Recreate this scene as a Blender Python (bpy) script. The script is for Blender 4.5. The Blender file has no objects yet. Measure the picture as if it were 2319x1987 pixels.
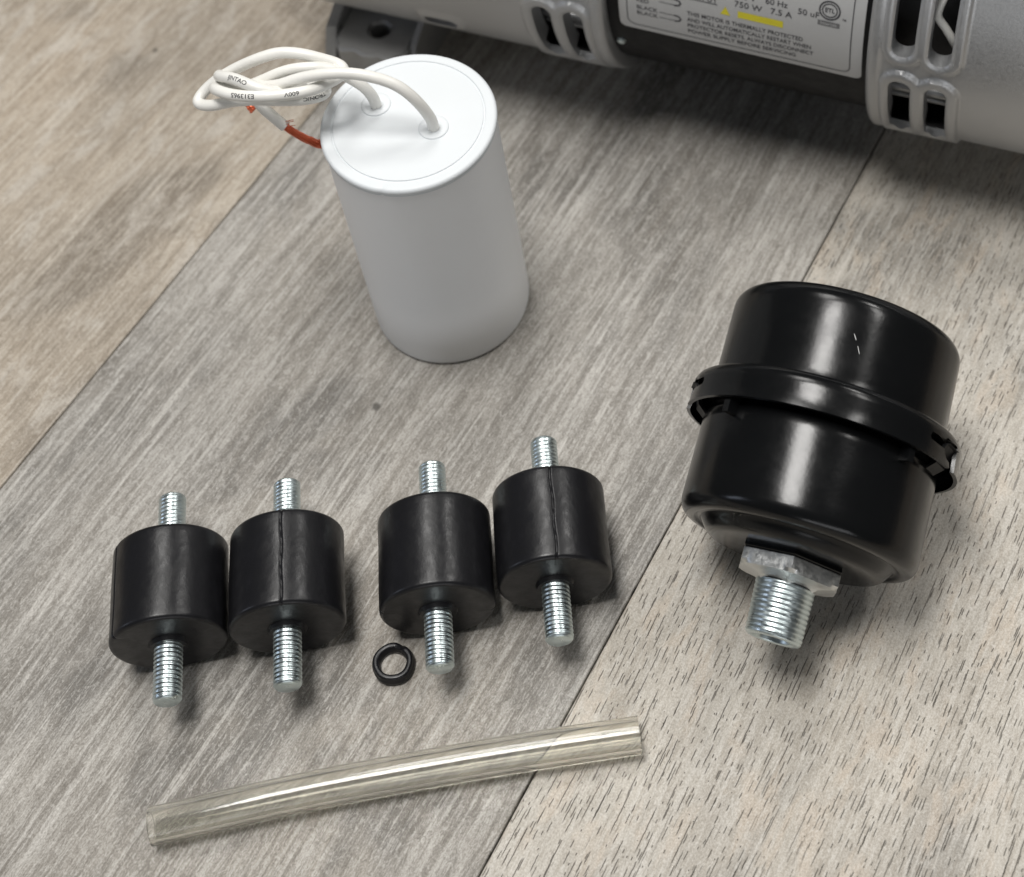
import bpy, bmesh, math, random
from math import sin, cos, pi, radians, sqrt, hypot, exp, atan2
from mathutils import Vector, Matrix
from mathutils.geometry import delaunay_2d_cdt
random.seed(7)
S = bpy.context.scene
COL = S.collection
K = 0.001                                   # everything below is written in millimetres

# ------------------------------------------------------------------ camera
pitch, roll = 0.797538422, -0.117883779
F = Vector((0, cos(pitch), -sin(pitch))); R0 = Vector((1, 0, 0)); U0 = R0.cross(F)
RV = cos(roll) * R0 + sin(roll) * U0; UV = -sin(roll) * R0 + cos(roll) * U0
cam = bpy.data.cameras.new('camera'); co = bpy.data.objects.new('camera', cam); COL.objects.link(co)
m = Matrix((RV, UV, -F)).transposed().to_4x4(); m.translation = Vector((0, 0, 457.116 * K)); co.matrix_world = m
CAMP = Vector((0, 0, 457.116))
cam.sensor_fit = 'HORIZONTAL'; cam.sensor_width = 36; cam.lens = 36 * 3816.95 / 2319
cam.shift_x = -178.06 / 2319; cam.shift_y = -1031.4 / 2319
cam.clip_start = 0.01; cam.clip_end = 50
cam.dof.use_dof = True; cam.dof.focus_distance = 0.452; cam.dof.aperture_fstop = 14
S.camera = co

# ------------------------------------------------------------------ world, lamps, exposure
w = bpy.data.worlds.new('World'); S.world = w; w.use_nodes = True
bg = w.node_tree.nodes['Background']; bg.inputs[0].default_value = (0.93, 0.97, 1.0, 1); bg.inputs[1].default_value = 0.048
def lamp(name, loc, target, sx, sy, power, col):
    l = bpy.data.lights.new(name, 'AREA'); l.shape = 'RECTANGLE'; l.size = sx; l.size_y = sy; l.energy = power; l.color = col
    o = bpy.data.objects.new(name, l); COL.objects.link(o); o.location = loc
    d = (Vector(target) - Vector(loc)).normalized(); o.rotation_euler = d.to_track_quat('-Z', 'Y').to_euler(); return o
lamp('ceiling_panel', (-0.29, 0.28, 2.0), (-0.29, 0.2801, 0), 0.52, 0.66, 32, (1.0, 0.98, 0.95))
lamp('ceiling_panel', (-0.24, 1.22, 2.0), (-0.24, 1.2201, 0), 0.50, 0.60, 13, (1.0, 0.98, 0.95))
lamp('ceiling_panel', (1.40, 1.25, 2.0), (1.40, 1.2501, 0), 0.30, 0.60, 15, (1.0, 0.98, 0.95))
lamp('ceiling_panel', (1.22, 0.30, 2.0), (1.22, 0.3001, 0), 0.32, 0.62, 9, (1.0, 0.98, 0.95))
lamp('window_light', (0.05, -1.9, 0.52), (0.0, 0.3, 0.05), 1.6, 0.5, 7.5, (0.97, 0.98, 1.0))
lamp('window_light', (-2.4, 0.1, 0.9), (0, 0.2, 0), 0.4, 0.8, 4, (0.75, 0.83, 1.0))
S.view_settings.view_transform = 'Standard'; S.view_settings.look = 'None'
S.view_settings.exposure = 0.0; S.view_settings.gamma = 1
S.cycles.use_denoising = True
S.cycles.max_bounces = 12; S.cycles.transmission_bounces = 10; S.cycles.blur_glossy = 0.5

# ------------------------------------------------------------------ material helpers
class NT:
    def __init__(s, name):
        s.m = bpy.data.materials.new(name); s.m.use_nodes = True; s.t = s.m.node_tree; s.b = s.t.nodes['Principled BSDF']
    def n(s, typ, **kw):
        nd = s.t.nodes.new(typ)
        for k, v in kw.items():
            if hasattr(nd, k) and not k.startswith('i_'): setattr(nd, k, v)
        return nd
    def put(s, sock, v):
        if hasattr(v, 'is_output'): s.t.links.new(v, sock)
        else: sock.default_value = v
    def math(s, op, a, b=0.0, clamp=False):
        nd = s.t.nodes.new('ShaderNodeMath'); nd.operation = op; nd.use_clamp = clamp
        s.put(nd.inputs[0], a); s.put(nd.inputs[1], b); return nd.outputs[0]
    def coord(s): return s.t.nodes.new('ShaderNodeTexCoord').outputs['Object']
    def scale(s, v, sc):
        nd = s.t.nodes.new('ShaderNodeVectorMath'); nd.operation = 'MULTIPLY'; s.put(nd.inputs[0], v); nd.inputs[1].default_value = sc; return nd.outputs[0]
    def add(s, a, b):
        nd = s.t.nodes.new('ShaderNodeVectorMath'); nd.operation = 'ADD'; s.put(nd.inputs[0], a); s.put(nd.inputs[1], b); return nd.outputs[0]
    def noise(s, v, scale=1, detail=3, rough=.5, dist=0, col=False):
        nd = s.t.nodes.new('ShaderNodeTexNoise'); s.put(nd.inputs['Vector'], v)
        nd.inputs['Scale'].default_value = scale; nd.inputs['Detail'].default_value = detail
        nd.inputs['Roughness'].default_value = rough; nd.inputs['Distortion'].default_value = dist
        return nd.outputs['Color'] if col else nd.outputs[0]
    def rng(s, v, a, b, c=0.0, d=1.0, smooth=True):
        nd = s.t.nodes.new('ShaderNodeMapRange'); nd.interpolation_type = 'SMOOTHSTEP' if smooth else 'LINEAR'
        s.put(nd.inputs[0], v)
        for i, q in enumerate((a, b, c, d)): s.put(nd.inputs[i + 1], q)
        return nd.outputs[0]
    def mix(s, f, a, b, mode='MIX'):
        nd = s.t.nodes.new('ShaderNodeMix'); nd.data_type = 'RGBA'; nd.blend_type = mode
        s.put(nd.inputs[0], f)
        for i, q in ((6, a), (7, b)):
            if isinstance(q, tuple) and len(q) == 3: q = (*q, 1)
            s.put(nd.inputs[i], q)
        return nd.outputs[2]
    def bump(s, h, dist, strength=1.0):
        nd = s.t.nodes.new('ShaderNodeBump'); nd.inputs['Strength'].default_value = strength; nd.inputs['Distance'].default_value = dist
        s.put(nd.inputs['Height'], h); s.t.links.new(nd.outputs[0], s.b.inputs['Normal'])
    def set(s, **kw):
        for k, v in kw.items():
            key = k.replace('_', ' ')
            if isinstance(v, tuple) and len(v) == 3: v = (*v, 1)
            s.put(s.b.inputs[key], v)
        return s

def simple(name, col, rough, metal=0.0, bscale=0, bdist=0, cvar=0.0, rvar=0.0, vs=200, spec=.5):
    a = NT(name); c = a.coord(); a.set(Metallic=metal)
    a.b.inputs['Specular IOR Level'].default_value = spec
    nz = a.noise(c, vs, 5, .6)
    a.set(Base_Color=a.mix(nz, tuple(q * (1 - cvar) for q in col), tuple(min(1, q * (1 + cvar)) for q in col)))
    a.set(Roughness=a.rng(nz, .3, .7, rough - rvar, rough + rvar))
    if bscale: a.bump(a.noise(c, bscale, 4, .6), bdist)
    return a.m

def plank_mat(name, base, light, dark, tint, dash, seed, cs=1.0, spots=(), lines=1.0, patches=0.0, ptint=(.5, .5, .5)):
    a = NT(name); c0 = a.coord(); c = a.add(c0, (seed * 3.17, seed * 1.73, 0))
    wob = a.noise(a.scale(c, (14, 5, 1)), 1, 2, .5, 0, True)
    wsub = a.t.nodes.new('ShaderNodeVectorMath'); wsub.operation = 'SUBTRACT'; a.put(wsub.inputs[0], wob); wsub.inputs[1].default_value = (.5, .5, .5)
    cw = a.add(c, a.scale(wsub.outputs[0], (.012, .01, 0)))
    mott = a.noise(a.scale(cw, (22, 8, 1)), 1, 4, .6)
    tin = a.noise(a.scale(cw, (9, 5, 1)), 1, 3, .55)
    col = a.mix(a.rng(mott, .32, .68), tuple(q * .80 for q in base), tuple(q * 1.16 for q in base))
    col = a.mix(a.math('MULTIPLY', a.rng(tin, .45, .72), .55), col, tint)
    blot = a.noise(a.scale(c, (24, 15, 1)), 1, 3, .55, .4)
    col = a.mix(a.rng(blot, .50, .66), col, tuple(q * .56 for q in base))
    col = a.mix(a.math('MULTIPLY', a.rng(blot, .46, .30), .6), col, tuple(min(1, q * 1.35) for q in base))
    # long light streaks and softer dark ones, both along the grain
    st = a.noise(a.scale(cw, (520, 17, 1)), 1, 3, .6, .15)
    st2 = a.noise(a.scale(cw, (1000, 70, 1)), 1, 3, .65, .3)
    st3 = a.noise(a.scale(cw, (160, 9, 1)), 1, 3, .6, .2)
    patch = a.rng(a.noise(a.scale(c, (40, 14, 1)), 1, 3, .5), .40, .60)
    col = a.mix(a.math('MULTIPLY', a.rng(st3, .49, .36), .55 * cs), col, dark)
    col = a.mix(a.math('MULTIPLY', a.rng(st3, .52, .64), .45 * cs), col, light)
    sl = a.math('MULTIPLY', a.rng(st, .52, .63), a.math('ADD', a.math('MULTIPLY', patch, .7), .3))
    col = a.mix(a.math('MULTIPLY', sl, .85 * cs), col, light)
    col = a.mix(a.math('MULTIPLY', a.rng(st, .48, .36), .62 * cs), col, dark)
    col = a.mix(a.math('MULTIPLY', a.rng(st2, .51, .62), .36), col, light)
    col = a.mix(a.math('MULTIPLY', a.rng(st2, .49, .37), .40), col, dark)
    st4 = a.noise(a.scale(cw, (640, 9, 1)), 1, 2, .5, .1)
    col = a.mix(a.math('MULTIPLY', a.math('MULTIPLY', a.rng(st4, .585, .66), a.rng(a.noise(a.scale(c, (90, 22, 1)), 1, 3), .42, .62)), .85 * lines), col, tuple(min(1, q * 1.12) for q in light))
    pt = a.noise(a.scale(cw, (120, 42, 1)), 1, 4, .6, .5)
    col = a.mix(a.math('MULTIPLY', a.rng(pt, .50, .66), patches), col, ptint)
    # crinkled fine relief of the vinyl print
    cr = a.noise(a.scale(cw, (760, 330, 1)), 1, 5, .7, 1.8)
    col = a.mix(a.math('MULTIPLY', a.rng(cr, .49, .38), .44), col, dark)
    col = a.mix(a.math('MULTIPLY', a.rng(cr, .51, .62), .42), col, light)
    fl_ = a.noise(a.scale(c, (2300, 1700, 1)), 1, 2, .6)
    col = a.mix(.22, col, a.mix(a.rng(fl_, .35, .65), (0, 0, 0), (1, 1, 1)), 'SOFT_LIGHT')
    h = a.math('ADD', a.math('MULTIPLY', st2, .6), a.math('MULTIPLY', cr, .7))
    # pores: short dark dashes along the grain
    for k, (ax, ay, wd, ln, dens) in enumerate(((430, 120, .050, .46, dash * .95), (400, 58, .044, .47, dash * .85), (560, 190, .062, .46, dash * .8))):
        v = a.scale(a.add(cw, (k * .37 + seed, k * .21, 0)), (ax, ay, 1))
        vo = a.t.nodes.new('ShaderNodeTexVoronoi'); vo.voronoi_dimensions = '2D'; vo.feature = 'F1'; vo.inputs['Scale'].default_value = 1; vo.inputs['Randomness'].default_value = .95
        a.put(vo.inputs['Vector'], v)
        df = a.t.nodes.new('ShaderNodeVectorMath'); df.operation = 'SUBTRACT'; a.put(df.inputs[0], v); a.put(df.inputs[1], vo.outputs['Position'])
        sp = a.t.nodes.new('ShaderNodeSeparateXYZ'); a.put(sp.inputs[0], df.outputs[0])
        sc = a.t.nodes.new('ShaderNodeSeparateColor'); a.put(sc.inputs[0], vo.outputs['Color'])
        jag = a.math('MULTIPLY', a.math('SUBTRACT', a.noise(a.scale(c, (500, 700, 1)), 1, 2), .5), .16)
        x = a.math('ABSOLUTE', a.math('ADD', sp.outputs[0], jag)); y = a.math('ABSOLUTE', sp.outputs[1])
        mk = a.math('MULTIPLY', a.rng(x, wd * 1.7, wd * .5), a.rng(y, a.math('MULTIPLY', sc.outputs[1], ln), a.math('MULTIPLY', sc.outputs[1], ln * .55)))
        mk = a.math('MULTIPLY', mk, a.rng(sc.outputs[0], 1 - dens, 1 - dens + .25))
        mk = a.math('MULTIPLY', mk, a.rng(a.noise(a.scale(c, (34, 20, 1)), 1, 3, .6), .30, .55, .55, 1.0))
        mk = a.math('MULTIPLY', mk, .88)
        col = a.mix(mk, col, tuple(q * .30 for q in dark))
        h = a.math('SUBTRACT', h, a.math('MULTIPLY', mk, .8))
    for px, py, pr in spots:                     # small stains on the plank
        df = a.t.nodes.new('ShaderNodeVectorMath'); df.operation = 'DISTANCE'
        a.put(df.inputs[0], a.add(c0, a.scale(wsub.outputs[0], (.008, .012, 0)))); df.inputs[1].default_value = (px * K, py * K, .002)
        col = a.mix(a.rng(df.outputs['Value'], pr * K, pr * .3 * K, 0, .8), col, tuple(q * .35 for q in dark))
    a.set(Base_Color=col, Roughness=a.rng(mott, .3, .7, .46, .60)); a.b.inputs['Specular IOR Level'].default_value = .35
    a.bump(h, .00022, .75)
    return a.m

def paint_black():
    a = NT('black_enamel'); c = a.coord()
    a.set(Base_Color=(.0045, .0048, .0052), Roughness=a.rng(a.noise(c, 160, 4, .6), .3, .7, .18, .235))
    a.b.inputs['Specular IOR Level'].default_value = .30
    a.bump(a.math('ADD', a.noise(c, 700, 3, .5), a.math('MULTIPLY', a.noise(c, 60, 2), .8)), .00003, .6); return a.m
def rubber():
    a = NT('black_rubber'); c = a.coord()
    n1 = a.noise(a.scale(c, (330, 260, 330)), 1, 4, .55); n2 = a.noise(c, 900, 3, .6)
    a.set(Base_Color=a.mix(a.rng(n1, .35, .75), (.0062, .0062, .0074), (.0105, .0105, .0122)), Roughness=a.rng(n1, .35, .65, .39, .29))
    a.b.inputs['Specular IOR Level'].default_value = .36
    a.bump(a.math('ADD', a.math('MULTIPLY', n1, 1.0), a.math('MULTIPLY', n2, .25)), .00013, .6); return a.m
def clear_pvc():
    a = NT('clear_pvc'); a.set(Base_Color=(.998, .99, .95), Roughness=.05, IOR=1.40); a.b.inputs['Transmission Weight'].default_value = .96
    c = a.coord(); a.bump(a.noise(a.scale(c, (60, 160, 160)), 1, 2), .00010, .4); 
    ab = a.t.nodes.new('ShaderNodeVolumeAbsorption'); ab.inputs['Color'].default_value = (.90, .80, .42, 1); ab.inputs['Density'].default_value = 20
    a.t.links.new(ab.outputs[0], a.t.nodes['Material Output'].inputs['Volume'])
    return a.m
M = dict(
    white=simple('white_plastic', (.85, .86, .87), .45, 0, 900, .00003, .02, .05, 120),
    lid=simple('white_resin_lid', (.665, .695, .715), .55, 0, 500, .00003, .02, .06, 90),
    wire=simple('white_wire_pvc', (.78, .77, .73), .36, 0, 400, .00004, .04, .06, 150),
    copper=simple('copper', (.66, .15, .07), .38, .5, 0, 0, .25, .1, 700),
    ink=simple('black_ink', (.05, .05, .055), .55),
    zinc=simple('zinc_plate', (.62, .70, .71), .35, 1.0, 700, .00006, .12, .08, 500),
    steel=simple('dull_steel', (.66, .67, .66), .42, 1.0, 900, .0001, .15, .08, 600),
    alu=simple('silver_paint', (.46, .465, .47), .46, .80, 1100, .00006, .10, .06, 1100),
    foot=simple('cast_foot', (.38, .38, .375), .5, .6, 900, .0002, .12, .05, 500),
    drum=simple('black_drum', (.006, .006, .0065), .5, 0, 300, .0001, .1, .05, 200, .2),
    label=simple('silver_label', (.50, .50, .495), .5, .15, 0, 0, .04, .04, 400),
    yellow=simple('yellow_print', (.68, .60, .03), .5, 0, 0, 0, .06),
    grey=simple('grey_print', (.16, .16, .16), .5),
    dark=simple('dark_core', (.02, .02, .022), .5, .2),
    enamel=paint_black(), rubber=rubber(), pvc=clear_pvc(),
    sub=simple('subfloor_black', (.03, .028, .025), .8),
)

# ------------------------------------------------------------------ object helpers
def link(name, me, mat=None, parent=None, loc=None, rot=None):
    o = bpy.data.objects.new(name, me); COL.objects.link(o)
    if mat and me: me.materials.append(mat)
    if parent: o.parent = parent
    if loc: o.location = [q * K for q in loc]
    if rot: o.rotation_euler = rot
    return o
def thing(name, label, cat, loc=(0, 0, 0), rz=0, group=None):
    o = bpy.data.objects.new(name, None); COL.objects.link(o); o.empty_display_size = .01
    o.location = [q * K for q in loc]; o.rotation_euler = (0, 0, rz); o['label'] = label; o['category'] = cat
    if group: o['group'] = group
    return o
def mesh(name, verts, faces, smooth=True, sharp=40):
    me = bpy.data.meshes.new(name); me.from_pydata([(v[0] * K, v[1] * K, v[2] * K) for v in verts], [], faces); me.update()
    bm = bmesh.new(); bm.from_mesh(me); bmesh.ops.recalc_face_normals(bm, faces=bm.faces)
    for f in bm.faces: f.smooth = smooth
    if smooth:
        for e in bm.edges:
            if len(e.link_faces) == 2 and e.calc_face_angle(0) > radians(sharp): e.smooth = False
    bm.to_mesh(me); bm.free(); return me
def lathe(prof, seg, fn, closed=False):
    """prof: (station, radius) list; fn(station, radius, angle) -> point. Radius 0 closes to a tip."""
    V, Fc, rows = [], [], []
    for s, r in prof:
        if r <= 1e-6: V.append(fn(s, 0, 0)); rows.append([len(V) - 1] * seg)
        else:
            rows.append(list(range(len(V), len(V) + seg)))
            for k in range(seg): V.append(fn(s, r, 2 * pi * k / seg))
    n = len(rows)
    for i in range(n if closed else n - 1):
        a, b = rows[i], rows[(i + 1) % n]
        for k in range(seg):
            q = [a[k], a[(k + 1) % seg], b[(k + 1) % seg], b[k]]; u = []
            for x in q:
                if x not in u: u.append(x)
            if len(u) > 2: Fc.append(u)
    return V, Fc
def arc(cx, cy, r, a0, a1, n):
    return [(cx + r * cos(radians(a0 + (a1 - a0) * i / n)), cy + r * sin(radians(a0 + (a1 - a0) * i / n))) for i in range(n + 1)]
def thread(fn, s0, L, r, pitch, depth, chamf, seg=40, per=8, taper=0.0, hollow=0.0):
    V, Fc = [], []; n = int(L / pitch * per); prev = None
    for i in range(n + 1):
        s = L * i / n; row = []
        for k in range(seg):
            a = 2 * pi * k / seg; ph = (s / pitch - k / seg) % 1.0
            q = r - taper * s - depth * (1 - abs(2 * ph - 1)) ** .8
            q = min(q, r - taper * s - chamf * max(0, 1 - (L - s) / (chamf * 1.1)))
            V.append(fn(s0 + s, q, a)); row.append(len(V) - 1)
        if prev:
            for k in range(seg): Fc.append([prev[k], prev[(k + 1) % seg], row[(k + 1) % seg], row[k]])
        prev = row
    rt = r - taper * L - chamf
    if hollow:
        for dr, ds in ((hollow, 0.0), (hollow - .3, -.4), (hollow - .3, -L * .8)):
            row = [];
            for k in range(seg): V.append(fn(s0 + L + ds, dr, 2 * pi * k / seg)); row.append(len(V) - 1)
            for k in range(seg): Fc.append([prev[k], prev[(k + 1) % seg], row[(k + 1) % seg], row[k]])
            prev = row
    row = prev; V.append(fn(s0 + L - (L * .8 if hollow else 0), 0, 0)); c = len(V) - 1
    for k in range(seg): Fc.append([row[k], row[(k + 1) % seg], c])
    return V, Fc
def merge(*vf):
    V, Fc = [], []
    for v, f in vf:
        o = len(V); V += list(v); Fc += [[i + o for i in q] for q in f]
    return V, Fc

def inside(p, poly):
    x, y = p; c = False; j = len(poly) - 1
    for i in range(len(poly)):
        xi, yi = poly[i]; xj, yj = poly[j]
        if (yi > y) != (yj > y) and x < (xj - xi) * (y - yi) / (yj - yi) + xi: c = not c
        j = i
    return c
def sheet(outer, holes, pts):
    """constrained triangulation of a 2D outline with holes; returns points and triangles"""
    P = [Vector(p) for p in outer]; Ed = [(i, (i + 1) % len(outer)) for i in range(len(outer))]
    for h in holes:
        o = len(P); P += [Vector(p) for p in h]; Ed += [(o + i, o + (i + 1) % len(h)) for i in range(len(h))]
    for p in pts:
        if inside(p, outer) and not any(inside(p, h) for h in holes): P.append(Vector(p))
    v, e, f, _, _, _ = delaunay_2d_cdt(P, Ed, [], 1, 1e-5)
    out = []
    for t in f:
        c = sum((v[i] for i in t), Vector((0, 0))) / len(t)
        if inside(c, outer) and not any(inside(c, h) for h in holes): out.append(list(t))
    return [tuple(q) for q in v], out
def stadium(x0, x1, y0, y1, bottom=True, top=True, n=9, corner=None):
    r = (x1 - x0) / 2 if corner is None else corner; p = []
    if bottom: p += arc(x0 + r, y0 + r, r, 180, 270, n) + arc(x1 - r, y0 + r, r, 270, 360, n)
    else: p += [(x0, y0), (x1, y0)]
    if top: p += arc(x1 - r, y1 - r, r, 0, 90, n) + arc(x0 + r, y1 - r, r, 90, 180, n)
    else: p += [(x1, y1), (x0, y1)]
    q = []
    for a in p:
        if not q or hypot(a[0] - q[-1][0], a[1] - q[-1][1]) > 1e-4: q.append(a)
    if hypot(q[0][0] - q[-1][0], q[0][1] - q[-1][1]) < 1e-4: q.pop()
    out = []                                     # add points along straight runs
    for i, a in enumerate(q):
        b = q[(i + 1) % len(q)]; d = hypot(b[0] - a[0], b[1] - a[1]); k = max(1, int(d / 1.2))
        out += [(a[0] + (b[0] - a[0]) * j / k, a[1] + (b[1] - a[1]) * j / k) for j in range(k)]
    return out
def sd_box(x, y, x0, x1, y0, y1, r):
    qx = abs(x - (x0 + x1) / 2) - (x1 - x0) / 2 + r; qy = abs(y - (y0 + y1) / 2) - (y1 - y0) / 2 + r
    return hypot(max(qx, 0), max(qy, 0)) + min(max(qx, qy), 0) - r
def sstep(a, b, x):
    t = min(1, max(0, (x - a) / (b - a))); return t * t * (3 - 2 * t)
def text2d(s, size, align='LEFT', bold=0.0, xs=1.0, fine=0):
    cu = bpy.data.curves.new('t', 'FONT'); cu.body = s; cu.size = size; cu.align_x = align; cu.align_y = 'CENTER'; cu.offset = bold; cu.resolution_u = 3
    o = bpy.data.objects.new('t', cu); COL.objects.link(o); dg = bpy.context.evaluated_depsgraph_get()
    me = bpy.data.meshes.new_from_object(o.evaluated_get(dg)); V = [(v.co.x * xs, v.co.y) for v in me.vertices]; Fc = [list(p.vertices) for p in me.polygons]
    if fine:
        bm = bmesh.new(); bm.from_mesh(me); bmesh.ops.triangulate(bm, faces=bm.faces[:])
        for _ in range(5):
            es = [e for e in bm.edges if e.calc_length() > fine]
            if not es: break
            bmesh.ops.subdivide_edges(bm, edges=es, cuts=1); bmesh.ops.triangulate(bm, faces=bm.faces[:])
        bm.verts.index_update(); V = [(v.co.x * xs, v.co.y) for v in bm.verts]; Fc = [[v.index for v in f.verts] for f in bm.faces]; bm.free()
    bpy.data.objects.remove(o); bpy.data.curves.remove(cu); bpy.data.meshes.remove(me); return V, Fc
def grid2d(x0, x1, y0, y1, st):
    nx = max(1, int((x1 - x0) / st)); ny = max(1, int((y1 - y0) / st)); V = [(x0 + (x1 - x0) * i / nx, y0 + (y1 - y0) * j / ny) for j in range(ny + 1) for i in range(nx + 1)]
    return V, [[j * (nx + 1) + i, j * (nx + 1) + i + 1, (j + 1) * (nx + 1) + i + 1, (j + 1) * (nx + 1) + i] for j in range(ny) for i in range(nx)]
def stroke2d(pts, wd):
    V, Fc = [], []
    for i, p in enumerate(pts):
        a = pts[max(0, i - 1)]; b = pts[min(len(pts) - 1, i + 1)]; dx, dy = b[0] - a[0], b[1] - a[1]; l = hypot(dx, dy) or 1
        V += [(p[0] - dy / l * wd / 2, p[1] + dx / l * wd / 2), (p[0] + dy / l * wd / 2, p[1] - dx / l * wd / 2)]
        if i: k = 2 * i; Fc.append([k - 2, k - 1, k + 1, k])
    return V, Fc
def path(pts, sub=8, it=2):
    P = [Vector(p) for p in pts]
    P = [P[0] * 2 - P[1]] + P + [P[-1] * 2 - P[-2]]; out = []
    for i in range(1, len(P) - 2):
        a, b, c, d = P[i - 1:i + 3]
        for j in range(sub):
            t = j / sub
            out.append(.5 * ((2 * b) + (c - a) * t + (2 * a - 5 * b + 4 * c - d) * t * t + (3 * b - a - 3 * c + d) * t ** 3))
    out.append(P[-2])
    for _ in range(it * sub):
        out = [out[0]] + [(out[i - 1] + out[i] * 2 + out[i + 1]) / 4 for i in range(1, len(out) - 1)] + [out[-1]]
    return out
def tube(P, r, seg=14, caps=True, inner=0.0, rf=None):
    V, Fc = [], []; T = [(P[min(i + 1, len(P) - 1)] - P[max(i - 1, 0)]).normalized() for i in range(len(P))]
    N = T[0].orthogonal().normalized(); fr = []
    for t in T:
        N = (N - t * N.dot(t)).normalized(); fr.append((N.copy(), t.cross(N)))
    def shell(rad):
        rows = []
        for i, p in enumerate(P):
            q = rad * (rf(i / (len(P) - 1)) if rf else 1); rows.append(list(range(len(V), len(V) + seg)))
            for k in range(seg): V.append(p + q * (fr[i][0] * cos(2 * pi * k / seg) + fr[i][1] * sin(2 * pi * k / seg)))
        for i in range(len(rows) - 1):
            for k in range(seg): Fc.append([rows[i][k], rows[i][(k + 1) % seg], rows[i + 1][(k + 1) % seg], rows[i + 1][k]])
        return rows
    a = shell(r)
    if inner:
        b = shell(inner)
        for e in (0, -1):
            for k in range(seg): Fc.append([a[e][k], a[e][(k + 1) % seg], b[e][(k + 1) % seg], b[e][k]])
    elif caps: Fc.append(a[0]); Fc.append(a[-1])
    return V, Fc

# ================================================================== floor: three planks and more of the same row
fl = link('floor', None); fl['kind'] = 'structure'; fl.empty_display_size = .01
gang = radians(-33.952)
PN = Vector((cos(gang), sin(gang), 0)); PT = Vector((-sin(gang), cos(gang), 0))
def slab(wd, ln, th):
    bm = bmesh.new(); bmesh.ops.create_cube(bm, size=1)
    bmesh.ops.scale(bm, vec=(wd * K, ln * K, th * K), verts=bm.verts)
    bmesh.ops.bevel(bm, geom=[e for e in bm.edges if all(v.co.z > 0 for v in e.verts)], offset=.6 * K, segments=2, affect='EDGES', profile=.6)
    me = bpy.data.meshes.new('plank'); bm.to_mesh(me); bm.free(); return me
pm = {
    'taupe': plank_mat('taupe_plank', (.33, .282, .224), (.50, .455, .39), (.18, .148, .112), (.37, .295, .215), .10, 1.0, .5, ((20, 150, 1.5),), .7, .62, (.46, .425, .375)),
    'grey': plank_mat('grey_plank', (.285, .268, .242), (.51, .49, .455), (.145, .130, .110), (.30, .262, .212),   .10, 2.0, .72, ((-4.0, 62.8, 2.0), (31, 40, 1.2)), .62, .30, (.36, .335, .30)),
    'pale': plank_mat('pale_plank', (.445, .415, .365), (.56, .535, .49), (.31, .278, .235), (.45, .395, .315), .97, 3.0, .42, ((19.1, 168.5, 1.3), (42, -60, .9)), .5, .45, (.52, .435, .345)),
}
edges = [-682.7, -496.1, -309.39, -122.78, 63.9, 250.5]
for i, kind in enumerate(('grey', 'taupe', 'grey', 'pale', 'taupe')):
    a, b = edges[i] + .2, edges[i + 1] - .2
    me = slab(b - a, 1830, 4); me.materials.append(pm[kind])
    c = PN * ((a + b) / 2) + PT * 120
    o = link('plank', me, None, fl, (c.x, c.y, -2), (0, 0, gang))
V, Fc = grid2d(-1400, 1400, -1400, 1400, 2800)
link('subfloor', mesh('subfloor', [(x, y, -4.2) for x, y in V], Fc), M['sub'], fl)

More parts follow.
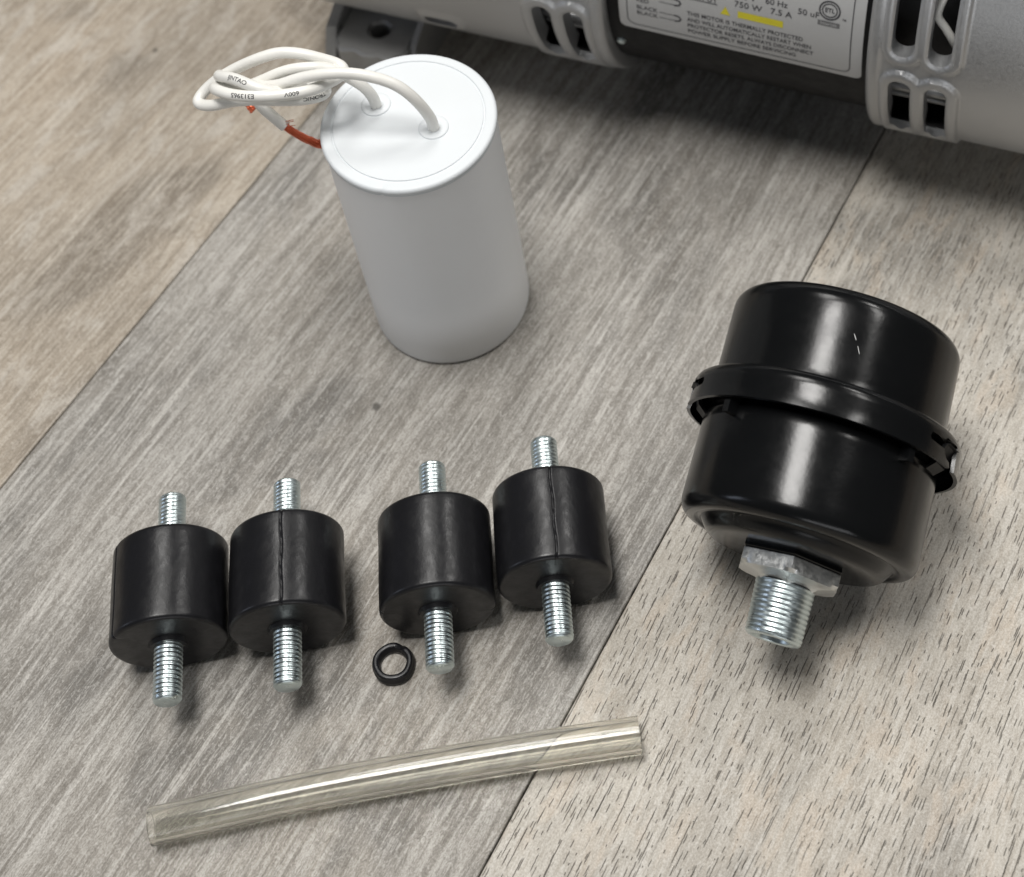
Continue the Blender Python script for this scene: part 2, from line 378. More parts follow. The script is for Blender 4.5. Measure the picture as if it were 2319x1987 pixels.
# ================================================================== compressor motor behind
dv = Vector((.9075, -.42, 0)).normalized(); nv = Vector((-dv.y, dv.x, 0))
Rm, z0, n0 = 62.0, 66.0, 395.19
base = dv * -109 + nv * n0
mot = thing('compressor_motor', 'silver cast compressor motor with vent slots and a rating label, behind the white capacitor', 'motor', (base.x, base.y, 0), atan2(dv.y, dv.x))
def onm(x, u, r, R=Rm):
    th = u / R; return Vector((x, -r * cos(th), z0 + r * sin(th)))
deg = pi / 180
def housing(sg):
    X0, X1 = 42.4, 168.0; R = Rm; D = R * deg
    slots = [stadium(49.4, 56.3, 9.0 * D, 62 * D), stadium(60.4, 67.3, 8.3 * D, 62 * D)]
    arches = [stadium(49.5, 56.3, -29.5 * D, -.3 * D, bottom=False, corner=3.3), stadium(60.5, 67.2, -30.5 * D, -.6 * D, bottom=False, corner=3.3)]
    oval = [stadium(98.5, 110.5, -25.3 * D, -20.2 * D, corner=2.6)]
    holes = slots + arches + oval
    def hgt(x, u):
        h = 0
        a = min(sd_box(x, u, 46.6, 59.0, 5.9 * D, 66 * D, 6.1), sd_box(x, u, 57.8, 70.9, 5.6 * D, 66 * D, 6.5))
        b = min(sd_box(x, u, 46.6, 59.6, -52 * D, 3.7 * D, 6.3), sd_box(x, u, 57.0, 70.9, -52 * D, 3.3 * D, 6.8))
        c = sd_box(x, u, 95.5, 113.5, -29 * D, -17.6 * D, 4.4)
        h += 1.1 * sstep(.4, -.7, a) + 1.35 * sstep(.4, -.8, b) + 1.1 * sstep(.6, -2.0, c)
        h += .9 * sstep(47.2, 45.6, x) - 1.3 * (max(0, (44.2 - x) / 1.8)) ** 2
        for q in ((49.4, 56.3, 9.0 * D, 62 * D, 3.45), (60.4, 67.3, 8.3 * D, 62 * D, 3.45), (49.5, 56.3, -33 * D, -.3 * D, 3.3), (60.5, 67.2, -33 * D, -.6 * D, 3.3)):
            e = sd_box(x, u, *q); h -= .75 * sstep(.95, 0, e) if e > -2 else 0
        if x > 160: h -= 8 * (1 - sqrt(max(0, 1 - ((x - 160) / 8) ** 2)))
        return h
    pts = []
    for i in range(49):
        for j in range(154): pts.append((42.75 + i * .62 + (j % 2) * .2, (-50 + j * .76) * D))
    for i in range(24):
        for j in range(98): pts.append((74.5 + i * 4, (-87 + j * 3.66) * D))
    for i in range(8):
        for j in range(60): pts.append((45 + i * 4, (70 + j * 3.3) * D))
    for i in range(24):
        for j in range(16): pts.append((94 + i * .9, (-32 + j * 1.15) * D))
    for j in range(98): pts += [(X1 - 1, (-87 + j * 3.66) * D), (X1 - 2.5, (-87 + j * 3.66) * D), (X1 - 4.5, (-87 + j * 3.66) * D)]
    outer = [(X0 + (X1 - X0) * i / 40, -90 * D) for i in range(40)] + [(X1, (-90 + 360 * j / 120) * D) for j in range(120)] + [(X1 + (X0 - X1) * i / 40, 270 * D) for i in range(40)] + [(X0, (270 - 360 * j / 360) * D) for j in range(360)]
    v, f = sheet(outer, holes, pts)
    bm = bmesh.new()
    bv = [bm.verts.new(onm(sg * x, u, R + hgt(x, u)) * K) for x, u in v]
    for t in f:
        try: bm.faces.new([bv[i] for i in t])
        except ValueError: pass
    bmesh.ops.remove_doubles(bm, verts=bm.verts, dist=1e-6)
    be = [e for e in bm.edges if e.is_boundary]
    ex = bmesh.ops.extrude_edge_only(bm, edges=be)
    for q in ex['geom']:
        if isinstance(q, bmesh.types.BMVert):
            y, z = q.co.y, q.co.z - z0 * K; l = hypot(y, z); r = (56.6 if abs(q.co.x) < 90 * K else 46) * K if abs(q.co.x) < 150 * K else 2 * K
            if abs(q.co.x) < 75 * K and abs(q.co.x) > 47 * K and math.degrees(atan2(z, -y)) < -24 and y < 0: r = 60.6 * K
            q.co.y = y / l * r; q.co.z = z0 * K + z / l * r
    bmesh.ops.recalc_face_normals(bm, faces=bm.faces)
    for fc in bm.faces: fc.smooth = True
    for e in bm.edges:
        if len(e.link_faces) == 2 and e.calc_face_angle(0) > radians(42): e.smooth = False
    me = bpy.data.meshes.new('housing'); bm.to_mesh(me); bm.free(); return me
for sg in (1, -1):
    h = link('housing', housing(sg), M['alu'], mot)
    # dark core, fins and a lead that can be seen through the vents
    V, Fc = lathe([(44, 0), (44, 44), (150, 44), (150, 0)], 48, lambda s, r, a: onm(sg * s, 0, 0) + Vector((0, -r * cos(a), r * sin(a))))
    link('motor_core', mesh('motor_core', V, Fc), M['dark'], h)
    for k, th in enumerate((-8, -21, -27)):
        V, Fc = tube([onm(sg * 47.5, 0, 0) + Vector((0, -(52.5 - (k == 1)) * cos(th * deg), (52.5 - (k == 1)) * sin(th * deg))), onm(sg * 70, 0, 0) + Vector((0, -(52.5 - (k == 1)) * cos(th * deg), (52.5 - (k == 1)) * sin(th * deg)))], (1.1, 2.0, 1.2)[k], 10)
        link('cooling_fin', mesh('cooling_fin', V, Fc), M['alu'], h)
    v, f = sheet(stadium(98.2, 110.8, -25.8 * Rm * deg, -19.8 * Rm * deg, corner=2.9), [], [(99.5 + 1.5 * i, (-24 + j) * Rm * deg) for i in range(8) for j in range(4)])
    link('oval_shade', mesh('oval_shade', [onm(sg * p[0], p[1], Rm - 2.6) for p in v], f), M['drum'], h)  # black sheet set inside the oval hole, standing in for its shade
    # foot with a bolt hole
    fx = -139 * -sg
    out = [(-15, 30), (-15, 4)] + arc(-4, -2, 10.5, 170, 235, 6) + arc(0, -1, 9.5, 240, 300, 6) + arc(4, -2, 10.5, 305, 370, 6) + [(15, 4), (15, 30)]
    hole = arc(0, 2.5, 3.6, 0, 345, 23)
    v, f = sheet(out, [hole], [(x * 2 - 12, y * 2 - 8) for x in range(13) for y in range(18)])
    bm = bmesh.new(); bv = [bm.verts.new((p[0] * K, p[1] * K, 0)) for p in v]
    for t in f:
        try: bm.faces.new([bv[i] for i in t])
        except ValueError: pass
    ex = bmesh.ops.extrude_face_region(bm, geom=bm.faces[:])
    bmesh.ops.translate(bm, vec=(0, 0, 14 * K), verts=[q for q in ex['geom'] if isinstance(q, bmesh.types.BMVert)])
    bmesh.ops.recalc_face_normals(bm, faces=bm.faces)
    rim = [e for e in bm.edges if len(e.link_faces) == 2 and e.calc_face_angle(0) > 1 and all(q.co.z > .013 for q in e.verts)]
    bmesh.ops.bevel(bm, geom=rim, offset=1.0 * K, segments=3, affect='EDGES')
    for fc in bm.faces: fc.smooth = True
    for e in bm.edges:
        if len(e.link_faces) == 2 and e.calc_face_angle(0) > radians(40): e.smooth = False
    me = bpy.data.meshes.new('foot'); bm.to_mesh(me); bm.free()
    ft = link('foot', me, M['foot'], mot, (fx * 1.0, 350 - n0 - 2.5, 0.0))
    for q in (-1, 1):
        V = [(q * 15, -9, 0), (q * 15, 30, 0), (q * 15, 30, 30), (q * 15, -2, 16), (q * 18, -12, 0), (q * 18, 30, 0), (q * 18, 30, 32), (q * 18, -4, 17)]
        link('foot_rib', mesh('foot_rib', V, [[0, 1, 2, 3], [4, 7, 6, 5], [0, 3, 7, 4], [3, 2, 6, 7], [1, 5, 6, 2], [0, 4, 5, 1]], False), M['foot'], ft)
# crooked lead behind the second vent slot
V, Fc = tube(path([onm(x, 0, 0) + Vector((0, -r * cos(t * deg), r * sin(t * deg))) for x, t, r in ((66, 38, 52), (63, 31, 53), (61, 24, 54), (60.8, 20, 54), (63.5, 16, 53), (66.5, 10, 52), (69, 4, 50))], 6, 1), 1.3, 10)
link('lead_wire', mesh('lead_wire', V, Fc), M['wire'], mot)
Rd = 58.0
V, Fc = lathe([(-44, 40), (-44, Rd), (44, Rd), (44, 40)], 128, lambda s, r, a: onm(s, 0, 0) + Vector((0, -r * cos(a), r * sin(a))))
link('drum', mesh('drum', V, Fc), M['drum'], mot)
V, Fc = lathe([(0, 0), (0, 1.6), (-.8, 1.3), (-1.2, 0)], 12, lambda s, r, a: onm(-39.6 + r * cos(a), -17 * Rd * deg + r * sin(a), Rd - s, Rd))
link('glint_bead', mesh('glint_bead', V, Fc), M['zinc'], mot)  # small metal bead added to give a bright glint on the drum
# rating label
TILT = -.030
def onl(lift):
    return lambda p: onm(p[0], p[1], Rd + lift, Rd)
Ld = Rd * deg
def tl(x, u): return (x, u + TILT * (x - 1))
lo = stadium(-38.2, 40.3, -7.6 * Ld, 62 * Ld, corner=2.2, n=5)
gp = [(-37.5 + i * 2, (-7 + j * 1.9) * Ld) for i in range(39) for j in range(36)]
v, f = sheet([tl(*p) for p in lo], [], [tl(*p) for p in gp])
lab = link('rating_label', mesh('rating_label', [onl(.15)(p) for p in v], f), M['label'], mot)
def rr(x0, x1, y0, y1, r, n=6):
    p = arc(x0 + r, y0 + r, r, 180, 270, n) + arc(x1 - r, y0 + r, r, 270, 360, n) + arc(x1 - r, y1 - r, r, 0, 90, n) + arc(x0 + r, y1 - r, r, 90, 180, n); p.append(p[0]); o = []
    for a, b in zip(p, p[1:]):
        k = max(1, int(hypot(b[0] - a[0], b[1] - a[1]) / 1.5)); o += [(a[0] + (b[0] - a[0]) * j / k, a[1] + (b[1] - a[1]) * j / k) for j in range(k)]
    return o + [p[-1]]
ink = [stroke2d(rr(-35.4, 36.6, -5.4 * Ld, 58 * Ld, 2.6), .32)]
def put(s, size, x, thd, align='LEFT', bold=.02, xs=1.0):
    V, Fc = text2d(s, size, align, bold, xs); ink.append(([(q[0] + x, q[1] + thd * Ld) for q in V], Fc))
for k, s in enumerate(('THIS MOTOR IS THERMALLY PROTECTED', 'AND WILL AUTOMATICALLY RESTART WHEN', 'PROTECTOR RESETS. ALWAYS DISCONNECT', 'POWER SUPPLY BEFORE SERVICING')):
    V, Fc = text2d(s, 2.35, 'LEFT', .03, 1.0); mx = max(q[0] for q in V); sx = (37.2, 39.8, 40.6, 35.0)[k] / mx
    ink.append(([(q[0] * sx - 15.4, q[1] + (5.0 - 2.55 * k) * Ld) for q in V], Fc))
put('750 W', 3.0, -.3, 12.9, xs=1.05); put('7.5 A', 3.0, 11.2, 13.2, xs=1.05)
put('120 V', 2.9, -.5, 16.0); put('60 Hz', 2.9, 9.4, 16.4); put('50 uF', 2.9, 19.6, 15.4, xs=1.05)
put('OUTPUT', 2.7, -16.3, 12.3); ink.append(stroke2d([(-16.2, 11.0 * Ld), (-12, 11.0 * Ld), (-5.6, 11.0 * Ld)], .3))
put('RED', 2.3, -32.2, 5.9); put('BLACK', 2.3, -32.2, 3.0); put('BLACK', 2.3, -32.2, .6); put('RED', 2.3, -32.2, 8.6)
for th in (8.2, 1.7):
    y = th * Ld
    ink += [stroke2d([(-24.6, y + 1.1), (-21, y + 1.1), (-18.6, y + 1.0)], .22), stroke2d([(-24.6, y - 1.1), (-21, y - 1.1), (-18.6, y - 1.0)], .22), stroke2d([(-19.6, y + 1.3), (-18.0, y + .9), (-17.5, y), (-18.0, y - .9), (-19.6, y - 1.3)], .6)]
V, Fc = merge(*ink); V = [tl(*p) for p in V]
link('lettering', mesh('lettering', [onl(.24)(p) for p in V], Fc, False), M['ink'], lab)
# certification mark: ring, letters and the box below it
cx, cy = 29.4, 18.0 * Ld
mk = [stroke2d([(cx + 3.1 * cos(t * pi / 18), cy + 3.1 * sin(t * pi / 18)) for t in range(37)], .5), stroke2d([(cx + 2.25 * cos(t * pi / 18), cy + 2.25 * sin(t * pi / 18)) for t in range(37)], .38)]
V, Fc = text2d('ETL', 2.1, 'CENTER', .05, .92); mk.append(([(q[0] + cx, q[1] + cy) for q in V], Fc))
V, Fc = text2d('TM', .9, 'LEFT', .02); mk.append(([(q[0] + cx + 4.0, q[1] + cy - 2.2) for q in V], Fc))
V, Fc = merge(*mk); link('certification_mark', mesh('certification_mark', [onl(.25)(tl(*p)) for p in V], Fc, False), M['ink'], lab)
V, Fc = grid2d(cx - 3.4, cx + 3.4, cy - 5.7, cy - 3.9, 1); link('mark_box', mesh('mark_box', [onl(.22)(tl(*p)) for p in V], Fc), M['grey'], lab)
V, Fc = text2d('Intertek', 1.6, 'CENTER', .0); link('lettering', mesh('lettering', [onl(.26)(tl(q[0] + cx, q[1] + cy - 4.8)) for q in V], Fc, False), M['label'], lab)
V, Fc = merge(grid2d(1.0, 15.4, 7.9 * Ld, 10.4 * Ld, 1), ([(-4.6, 7.9 * Ld), (-1.4, 7.9 * Ld), (-3.0, 11.0 * Ld)], [[0, 1, 2]]))
link('warning_bar', mesh('warning_bar', [onl(.22)(tl(*p)) for p in V], Fc), M['yellow'], lab)

# ================================================================== white capacitor
CX, CY, CH = -56.26, 312.32, 90.49
cap = thing('capacitor', 'white cylindrical motor capacitor standing upright with two coiled white leads', 'capacitor', (CX, CY, 0))
fz = lambda s, r, a: Vector((r * cos(a), r * sin(a), s))
prof = [(0, 0), (0, 23.2)] + [(1.8 - 1.8 * cos(t * pi / 12), 23.2 + 1.8 * sin(t * pi / 12)) for t in range(1, 7)] + [(20, 25.0), (45, 25.0), (70, 25.0), (CH - 2.6, 24.95), (CH - 2.6, 20)]
V, Fc = lathe(prof, 128, fz); link('can', mesh('can', V, Fc), M['white'], cap)
prof = [(CH - 2.7, 20), (CH - 2.7, 25.2)] + [(CH - 1.2 + 1.2 * sin(t * pi / 12 - pi / 2 * .6), 24.4 + 1.1 * cos(t * pi / 12 - pi / 2 * .6)) for t in range(0, 10)] + [(CH, 24.0), (CH, 22.35), (CH - .34, 22.2), (CH - .45, 21.95), (CH - .34, 21.7), (CH - .02, 21.6), (CH - .02, 12), (CH - .02, 0)]
def lidfn(s, r, a):
    q = Vector((r * cos(a), r * sin(a), s)); dd = abs(((a - radians(252) + pi) % (2 * pi)) - pi) * 25
    if r > 23.9 and dd < 1.6: q *= 1; q.z -= .22 * (1 - dd / 1.6); q.x *= 1 - .012 * (1 - dd / 1.6); q.y *= 1 - .012 * (1 - dd / 1.6)
    return q
V, Fc = lathe(prof, 256, lidfn); lid = link('lid', mesh('lid', V, Fc, True, 50), M['lid'], cap)
WA = [(-48.9, 308.5, 88.0), (-49.0, 308.0, 92.0), (-49.3, 307.8, 96.0), (-52.1, 307.8, 104.0), (-57.3, 309.4, 110.0), (-66.7, 311.7, 113.0), (-75.3, 313.1, 113.0), (-83.3, 314.4, 111.0), (-89.6, 315.1, 108.5), (-96.2, 318.2, 105.5), (-102.8, 323.2, 103.0), (-107.4, 325.3, 104.0), (-106.9, 322.0, 107.5), (-102.3, 318.3, 110.0), (-97.6, 314.4, 111.0), (-92.9, 312.4, 110.0), (-88.0, 313.4, 106.5), (-83.8, 316.9, 102.0), (-85.5, 323.3, 97.0), (-93.2, 327.2, 94.0), (-99.5, 328.6, 91.0), (-100.4, 327.0, 88.5), (-96.8, 323.7, 86.0), (-93.4, 321.4, 83.0)]
CA = [(-94.0, 321.8, 83.5), (-90.5, 319.3, 82.0), (-87.1, 317.3, 81.0), (-84.0, 316.1, 80.0), (-80.0, 315.3, 79.0)]
WB = [(-65.5, 319.6, 88.0), (-65.5, 319.0, 92.0), (-65.9, 318.5, 96.0), (-67.7, 318.4, 100.5), (-71.4, 319.0, 104.5), (-75.5, 319.5, 107.8), (-81.0, 319.6, 109.3), (-88.0, 320.3, 108.3), (-94.4, 320.6, 105.5), (-100.1, 322.0, 102.0), (-105.5, 323.6, 99.7), (-109.3, 323.8, 101.5), (-108.2, 318.5, 106.0), (-102.4, 313.4, 108.5), (-94.9, 310.7, 109.7), (-88.2, 310.2, 109.7), (-81.2, 311.2, 109.0), (-75.3, 314.7, 107.7), (-71.8, 318.6, 106.7), (-73.2, 321.6, 107.0), (-78.2, 322.6, 109.3), (-83.8, 324.0, 110.8), (-89.7, 325.2, 110.8), (-96.2, 325.1, 109.3), (-102.6, 325.2, 106.5), (-108.6, 325.4, 102.8), (-113.6, 323.9, 99.6), (-115.2, 320.8, 98.6), (-110.9, 318.6, 99.3), (-105.0, 318.0, 100.8), (-98.3, 316.6, 101.9), (-91.0, 315.2, 102.0), (-83.6, 314.8, 101.5), (-79.2, 318.0, 99.0), (-79.5, 324.0, 95.0), (-85.7, 328.2, 92.0), (-94.5, 330.8, 89.0), (-101.6, 332.2, 87.0), (-105.5, 332.7, 85.5)]
CB = [(-105.9, 333.0, 85.8), (-104.7, 331.2, 84.0), (-103.2, 329.8, 82.6)]
off = Vector((CX, CY, 0)); WR = 1.66
def wire_text(P, target, s, size, flip, parent):
    i0 = min(range(len(P)), key=lambda i: (P[i] - Vector(target)).length); L = [0]
    for a, b in zip(P, P[1:]): L.append(L[-1] + (b - a).length)
    V, Fc = text2d(s, size, 'CENTER', .02, 1.15, .3); out = []
    sgn = 1 if ((P[min(i0 + 2, len(P) - 1)] - P[i0 - 2]).dot(RV) > 0) != flip else -1
    for x, y in V:
        l = L[i0] + sgn * x; k = min(max(1, next((j for j, q in enumerate(L) if q > l), len(L) - 1)), len(L) - 1)
        t = (l - L[k - 1]) / max(1e-6, L[k] - L[k - 1]); p = P[k - 1].lerp(P[k], t); T = (P[k] - P[k - 1]).normalized() * sgn
        N = CAMP - p; N = (N - T * N.dot(T)).normalized(); B = N.cross(T); an = y / WR
        out.append(p + (WR + .04) * (N * cos(an) + B * sin(an)) - off)
    link('wire_print', mesh('wire_print', out, Fc, False), M['ink'], parent)
for W, Cc, nm in ((WA, CA, 'a'), (WB, CB, 'b')):
    P = path(W, 8, 1); V, Fc = tube([p - off for p in P], WR, 16)
    wo = link('lead_wire', mesh('lead_wire', V, Fc), M['wire'], cap)
    Q = path(Cc, 6, 0); vf = []
    for k in range(11):
        a0 = 2 * pi * k / 10; rad = 0 if k == 10 else .80; pp = []
        for i, q in enumerate(Q):
            t = i / (len(Q) - 1); T = (Q[min(i + 1, len(Q) - 1)] - Q[max(0, i - 1)]).normalized(); N = T.orthogonal().normalized(); B = T.cross(N)
            r = rad * (1 + .55 * t * random.random()); pp.append(q + r * (N * cos(a0 + 1.7 * t) + B * sin(a0 + 1.7 * t)) - off)
        vf.append(tube(pp, .30, 6))
    for k in range(5):
        q = Q[1 + k % 3] - off; d = Vector((random.uniform(-1, 1), random.uniform(-1, 1), random.uniform(.2, 1))).normalized()
        vf.append(tube(path([q, q + d * 1.6 + Vector((.5, 0, 0)), q + d * 2.2 + Vector((2, -.4, 0))], 5, 0), .12, 5))
    V, Fc = merge(*vf); link('copper_strands', mesh('copper_strands', V, Fc), M['copper'], wo)
    if nm == 'a': wire_text(P, (-99.6, 316.2, 110.6), 'JINTAO', 1.75, False, wo)
    else:
        wire_text(P, (-98.6, 311.8, 109.2), 'E313965', 1.75, True, wo); wire_text(P, (-85.8, 310.3, 109.6), '600V', 1.6, True, wo)
        wire_text(P, (-81.5, 315.5, 101.2), 'TRONIC', 1.4, True, wo)
for x, y in ((-49.0, 308.3), (-65.5, 319.4)):
    V, Fc = lathe([(-.3, 4.4), (.25, 4.35), (.42, 4.1), (.42, 3.0), (.2, 2.5), (.1, 1.0), (.1, 0)], 40, lambda s, r, a: Vector((x + r * cos(a), y + r * sin(a), CH + s)) - off)
    link('grommet', mesh('grommet', V, Fc, True, 60), M['lid'], lid)

# ================================================================== four rubber mounts
MR, ML = 15.79, 27.31; GR = 'rubber mounts with threaded studs lying in a row'
fy = lambda s, r, a: Vector((r * sin(a), -s, r * cos(a)))
er = 1.3
prof = [(-ML / 2, 0), (-ML / 2, 4.6), (-ML / 2, 9), (-ML / 2, MR - er)] + [(-ML / 2 + er - er * cos(t * pi / 10), MR - er + er * sin(t * pi / 10)) for t in range(1, 6)] + [(-ML / 2 + er + (ML - 2 * er) * t / 16, MR) for t in range(1, 16)] + [(ML / 2 - er + er * sin(t * pi / 10), MR - er + er * cos(t * pi / 10)) for t in range(0, 6)] + [(ML / 2, 9), (ML / 2, 5.4), (ML / 2 + 1.0, 4.9), (ML / 2 + 1.1, 0)]
def body(s, r, a):
    q = a if a < pi else a - 2 * pi
    if r > 12:                                  # mould parting line: thin groove with a flash ridge, slightly uneven
        d = q * r + .18 * sin(s * .5)
        r = r - .38 * exp(-(d / .26) ** 2) + .05 * sin(3 * a + s * .3)
        d2 = (abs(q) - pi) * r; r = r - .42 * exp(-(d2 / .28) ** 2)
    return fy(s, r, a)
def uneven(seg):
    out = []
    for k in range(seg): out.append(2 * pi * k / seg)
    return out
V, Fc = lathe(prof, 400, body); body_me = mesh('rubber_body', V, Fc, True, 55); body_me.materials.append(M['rubber'])
V, Fc = thread(fy, ML / 2 + .6, 15.2, 3.9, 1.18, .22, .6); stud_n = mesh('stud', V, Fc, True, 60); stud_n.materials.append(M['zinc'])
V, Fc = thread(lambda s, r, a: fy(-s, r, a), ML / 2 - .6, 16.6, 3.9, 1.18, .22, .6); stud_f = mesh('stud', V, Fc, True, 60); stud_f.materials.append(M['zinc'])
mounts = [(-135.36, 214.82, .0645, 2.2, 'black rubber mount at the end of the row, farthest from the black silencer', .4),
          (-102.73, 215.04, .0451, .10, 'black rubber mount with a moulding line on top, pressed against the outermost mount', 2.1),
          (-61.36, 215.09, .0186, -1.35, 'plain black rubber mount whose lower stud points down beside the small black ring', 1.2),
          (-29.0, 218.74, .0098, .13, 'black rubber mount with a moulding line, nearest the black silencer', 3.3)]
proto = None
for x, y, ph, rl, lb, sr in mounts:
    if proto is None:
        t = thing('rubber_mount', lb, 'rubber mount', (x, y, 0), ph, GR)
        parts = [link('rubber_body', body_me, None, t, (0, 0, MR)), link('stud', stud_n, None, t, (0, 0, MR)), link('stud', stud_f, None, t, (0, 0, MR))]
        proto = (t, parts)
    else:
        t = proto[0].copy(); COL.objects.link(t); t.location = (x * K, y * K, 0); t.rotation_euler = (0, 0, ph); t['label'] = lb; parts = []
        for p in proto[1]:
            c = p.copy(); COL.objects.link(c); c.parent = t; parts.append(c)
    parts[0].rotation_euler = (0, rl, 0); parts[1].rotation_euler = (0, sr, 0); parts[2].rotation_euler = (0, sr * 1.7, 0)

# ================================================================== small black ring
rp = [(0, 5.5), (.5, 5.7), (1.7, 5.7), (1.9, 5.5), (3.1, 5.4), (3.5, 5.2), (3.6, 4.8), (3.6, 4.1), (3.4, 3.85), (1.6, 3.75), (1.45, 3.6), (.4, 3.5), (0, 3.8)]
def rfn(s, r, a):
    k = 1 + .035 * cos(2 * a + .6) + .012 * sin(5 * a); z = s + .12 * sin(2 * a)
    d = abs(((a - radians(60) + pi) % (2 * pi)) - pi)
    if d < .3 and s > 1.5: z -= .9 * (1 - d / .3)
    return Vector((r * k * cos(a), r * k * sin(a), max(0, z)))
V, Fc = lathe(rp, 72, rfn, True)
o = link('rubber_ring', mesh('rubber_ring', V, Fc, True, 60), M['rubber'], None, (-75.6, 194.6, .02)); o['label'] = 'small black rubber ring lying flat on the grey plank'; o['category'] = 'ring'

# ================================================================== clear tube
TP = path([(-138.0, 158.4, 4.85), (-123.1, 160.0, 4.85), (-109.9, 161.4, 4.85), (-93.2, 162.9, 4.85), (-76.5, 164.0, 4.85), (-59.7, 165.0, 4.85), (-42.9, 165.8, 4.85), (-26.1, 166.4, 4.85), (-10.3, 166.8, 4.85)], 8, 2)
tb = Vector((-75, 165, 0))
V, Fc = tube([p - tb for p in TP], 4.75, 48, True, 3.35)
o = link('clear_tube', mesh('clear_tube', V, Fc, True, 60), M['pvc'], None, tuple(tb)); o['label'] = 'length of clear yellowish plastic tube lying across two planks'; o['category'] = 'tube'

# ================================================================== black silencer
sx, sy, sz, sph, sde = 36.11, 200.66, 30.92, -.417, .262
sil = thing('air_silencer', 'round black intake silencer lying on its side with a threaded metal stem', 'silencer', (sx, sy, 0), sph)
AX = Vector((0, -cos(sde), -sin(sde))); SU = Vector((1, 0, 0)); SV = Vector((0, -sin(sde), cos(sde))); SO = Vector((0, 0, sz))
def fs(s, r, a): return SO + AX * s + r * (SU * cos(a) + SV * sin(a))
r1 = 32.09
prof = [(-34, 30.5), (-28.2, 31.0), (-27.2, 31.6), (-26.4, r1)] + [(-26.4 + i * 22.4 / 8, r1) for i in range(1, 9)] + [(-4.0 + 4.0 * sin(t * pi / 14), r1 - 3.4 + 3.4 * cos(t * pi / 14)) for t in range(1, 8)] + [(.1, 28.0), (-.1, 27.5), (-.5, 27.0), (-.55, 26.5), (-.3, 26.0), (.9, 25.0), (2.2, 24.0), (3.0, 22.8), (3.35, 21.0), (3.5, 16), (3.5, 0)]
V, Fc = lathe(prof, 144, fs); link('lower_cup', mesh('lower_cup', V, Fc, True, 50), M['enamel'], sil)
r2 = 31.86; sb = -36.0; st = -63.2; e = 5.2
prof = [(-27, 30.4), (-34, 30.9), (-35.2, r2 + .5), (-36.6, r2)] + [(-36.6 - i * 21.0 / 8, r2) for i in range(1, 9)] + [(st + e - e * sin(t * pi / 18), r2 - e + e * cos(t * pi / 18)) for t in range(1, 10)] + [(st, 18), (st + .6, 16.5), (st + .6, 0)]
V, Fc = lathe(prof, 144, fs); link('upper_cup', mesh('upper_cup', V, Fc, True, 50), M['enamel'], sil)
# clamp band: thin ring with bayonet slots, shoulder at the far end
rb = 37.0; bl0, bl1 = -27.2, -36.6
def bayonet(a):            # outline in (angle*rb, station): narrow lead-in that widens to an open notch
    u = lambda d: (a + d * deg) * rb
    return u
def lslot(a, g):
    w_ = rb * deg; X = lambda d: (a + g * d) * w_
    p = [(X(14), -32.0), (X(13.2), -31.2), (X(3), -30.9), (X(1.5), -29.6), (X(0), -28.9), (X(-3), -28.6), (X(-4), -26.0), (X(-10), -26.0), (X(-10), -33.6), (X(-9), -34.0), (X(2), -34.0), (X(4), -33.2), (X(13.2), -33.1)]
    return p
holes = [lslot(24, 1), lslot(163, -1), lslot(255, 1)]
W = rb * deg
outer = [((-90 + 360 * j / 180) * W, bl0) for j in range(180)] + [(270 * W, bl0 + (bl1 - bl0) * i / 6) for i in range(6)] + [((270 - 360 * j / 180) * W, bl1) for j in range(180)] + [(-90 * W, bl1 + (bl0 - bl1) * i / 6) for i in range(6)]
holes = [[(x if x < 270 * W else x, y) for x, y in h] for h in holes if max(p[0] for p in h) < 268 * W]
v, f = sheet(outer, holes, [((-89 + 2 * j) * W, bl0 - .8 - 1.3 * i) for j in range(180) for i in range(7)])
bm = bmesh.new()
def bandpt(u, s):
    r = rb - 1.6 * sstep(-35.2, -36.6, s) + .25 * sstep(-28.4, -27.6, s); return fs(s, r, u / rb)
bv = [bm.verts.new(bandpt(u, s) * K) for u, s in v]
for t in f:
    try: bm.faces.new([bv[i] for i in t])
    except ValueError: pass
bmesh.ops.remove_doubles(bm, verts=bm.verts, dist=1e-6); bmesh.ops.recalc_face_normals(bm, faces=bm.faces)
bmesh.ops.solidify(bm, geom=bm.faces[:], thickness=1.0 * K)
bmesh.ops.recalc_face_normals(bm, faces=bm.faces)
for fc in bm.faces: fc.smooth = True
for ed in bm.edges:
    if len(ed.link_faces) == 2 and ed.calc_face_angle(0) > radians(45): ed.smooth = False
me = bpy.data.meshes.new('clamp_band'); bm.to_mesh(me); bm.free()
band = link('clamp_band', me, M['enamel'], sil)
V, Fc = lathe([(-35.4, 30.6), (-36.3, 31.4), (-36.9, 33.2), (-36.7, 35.2), (-36.2, 35.6), (-35.6, 34.6)], 128, fs, True); link('band_shoulder', mesh('band_shoulder', V, Fc, True, 60), M['enamel'], band)
for q in (19, 168, 250):
    A = q * deg; vf = []
    # catch tongue of the lower cup that sits in the notch
    pts = []
    for ss, rr_ in ((-25.5, 32.0), (-27.6, 34.6), (-30.6, 35.6), (-32.6, 36.6), (-32.9, 37.5)):
        for d in (-5.5, 5.5): pts += [fs(ss, rr_, A + d * deg), fs(ss, rr_ - 1.1, A + d * deg)]
    fc = []
    for i in range(4):
        o0, o1 = i * 4, i * 4 + 4
        fc += [[o0, o0 + 2, o1 + 2, o1], [o0 + 1, o1 + 1, o1 + 3, o0 + 3], [o0, o1, o1 + 1, o0 + 1], [o0 + 2, o0 + 3, o1 + 3, o1 + 2]]
    fc += [[0, 1, 3, 2], [16, 18, 19, 17]]
    link('catch_tongue', mesh('catch_tongue', pts, fc, False), M['drum'], sil)
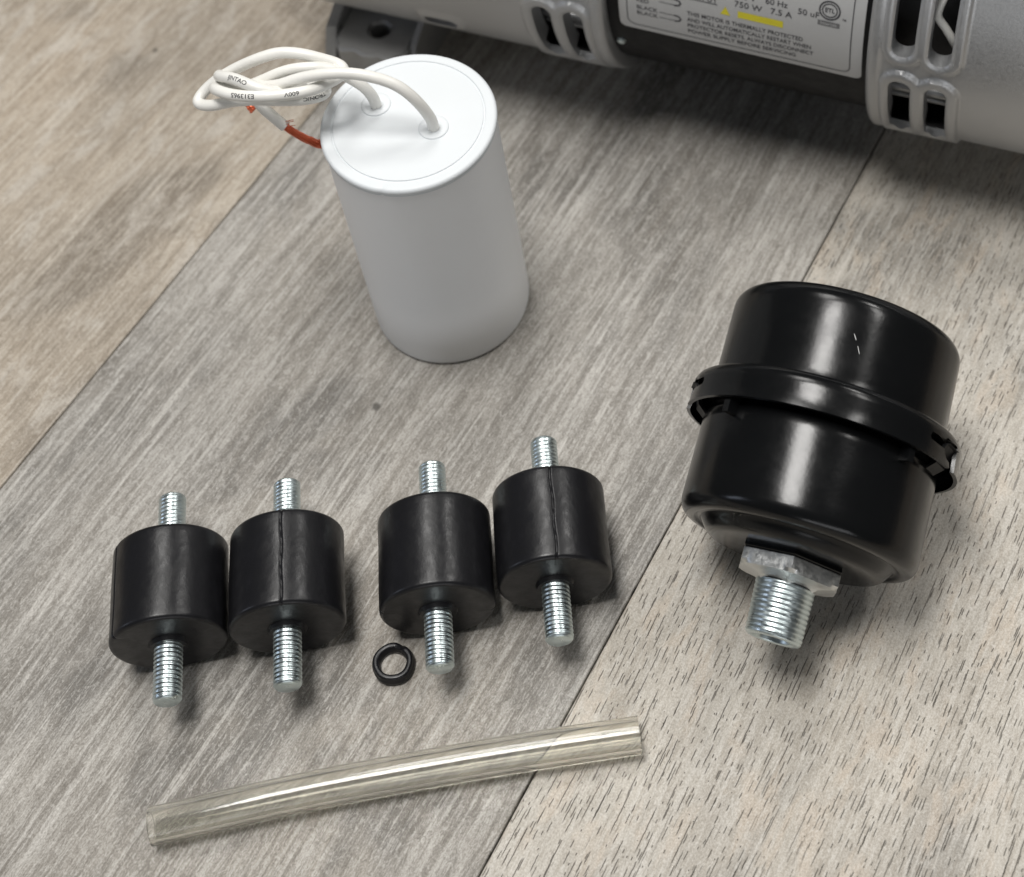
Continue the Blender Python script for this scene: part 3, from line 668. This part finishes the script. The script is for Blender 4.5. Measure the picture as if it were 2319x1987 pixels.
for q in (130, 44):
    A = q * deg; pts = [fs(s, r, A + d * deg) for s in (-23.5, -30) for r in (31.6, 35.6) for d in (-1.7, 1.7)]
    link('spacer_rib', mesh('spacer_rib', pts, [[0, 1, 3, 2], [4, 6, 7, 5], [0, 4, 5, 1], [2, 3, 7, 6], [0, 2, 6, 4], [1, 5, 7, 3]], False), M['enamel'], sil)
# hex fitting
def hexr(a, rc): q = ((a + hexrot) % (pi / 3)) - pi / 6; return rc * cos(pi / 6) / cos(q)
hexrot = radians(-82)
def hexl(rows, seg=144):
    V, Fc = [], []
    for s, rc, lim in rows:
        for k in range(seg):
            a = 2 * pi * k / seg; V.append(fs(s, min(hexr(a, rc) if rc > 0 else lim, lim), a))
    for i in range(len(rows) - 1):
        for k in range(seg): Fc.append([i * seg + k, i * seg + (k + 1) % seg, (i + 1) * seg + (k + 1) % seg, (i + 1) * seg + k])
    return V, Fc
V, Fc = hexl([(3.0, 14.9, 20), (4.3, 14.9, 20), (4.6, 14.6, 20), (4.6, 9, 9)]); link('hex_seat', mesh('hex_seat', V, Fc, True, 25), M['enamel'], sil)
V, Fc = hexl([(4.75, 9, 9), (4.75, 14.5, 20), (5.0, 14.8, 20), (7.9, 14.8, 14.75), (8.8, 14.8, 13.5), (9.1, 12.6, 12.6), (9.7, 9.5, 9.5), (10.5, 8.3, 8.3), (11.1, 7.6, 7.6)]); link('hex_nut', mesh('hex_nut', V, Fc, True, 25), M['steel'], sil)
V, Fc = thread(fs, 10.5, 13.7, 8.0, 1.22, .22, .6, 64, 8, .035, 5.6); link('threaded_stem', mesh('threaded_stem', V, Fc, True, 60), M['zinc'], sil)
# two nicks in the paint of the upper cup
for s, a, ln in ((-50.5, 80.5, 1.5), (-47.6, 77.6, 1.9)):
    pts = []
    for k in range(4):
        t = k / 3; 
        for wq in (-.16, .16): pts.append(fs(s + ln * t + wq * .4, r2 + .03, (a - 1.6 * t + wq * (1 - abs(2 * t - 1) * .7)) * deg))
    link('paint_nick', mesh('paint_nick', pts, [[2 * k, 2 * k + 1, 2 * k + 3, 2 * k + 2] for k in range(3)]), M['label'], sil)
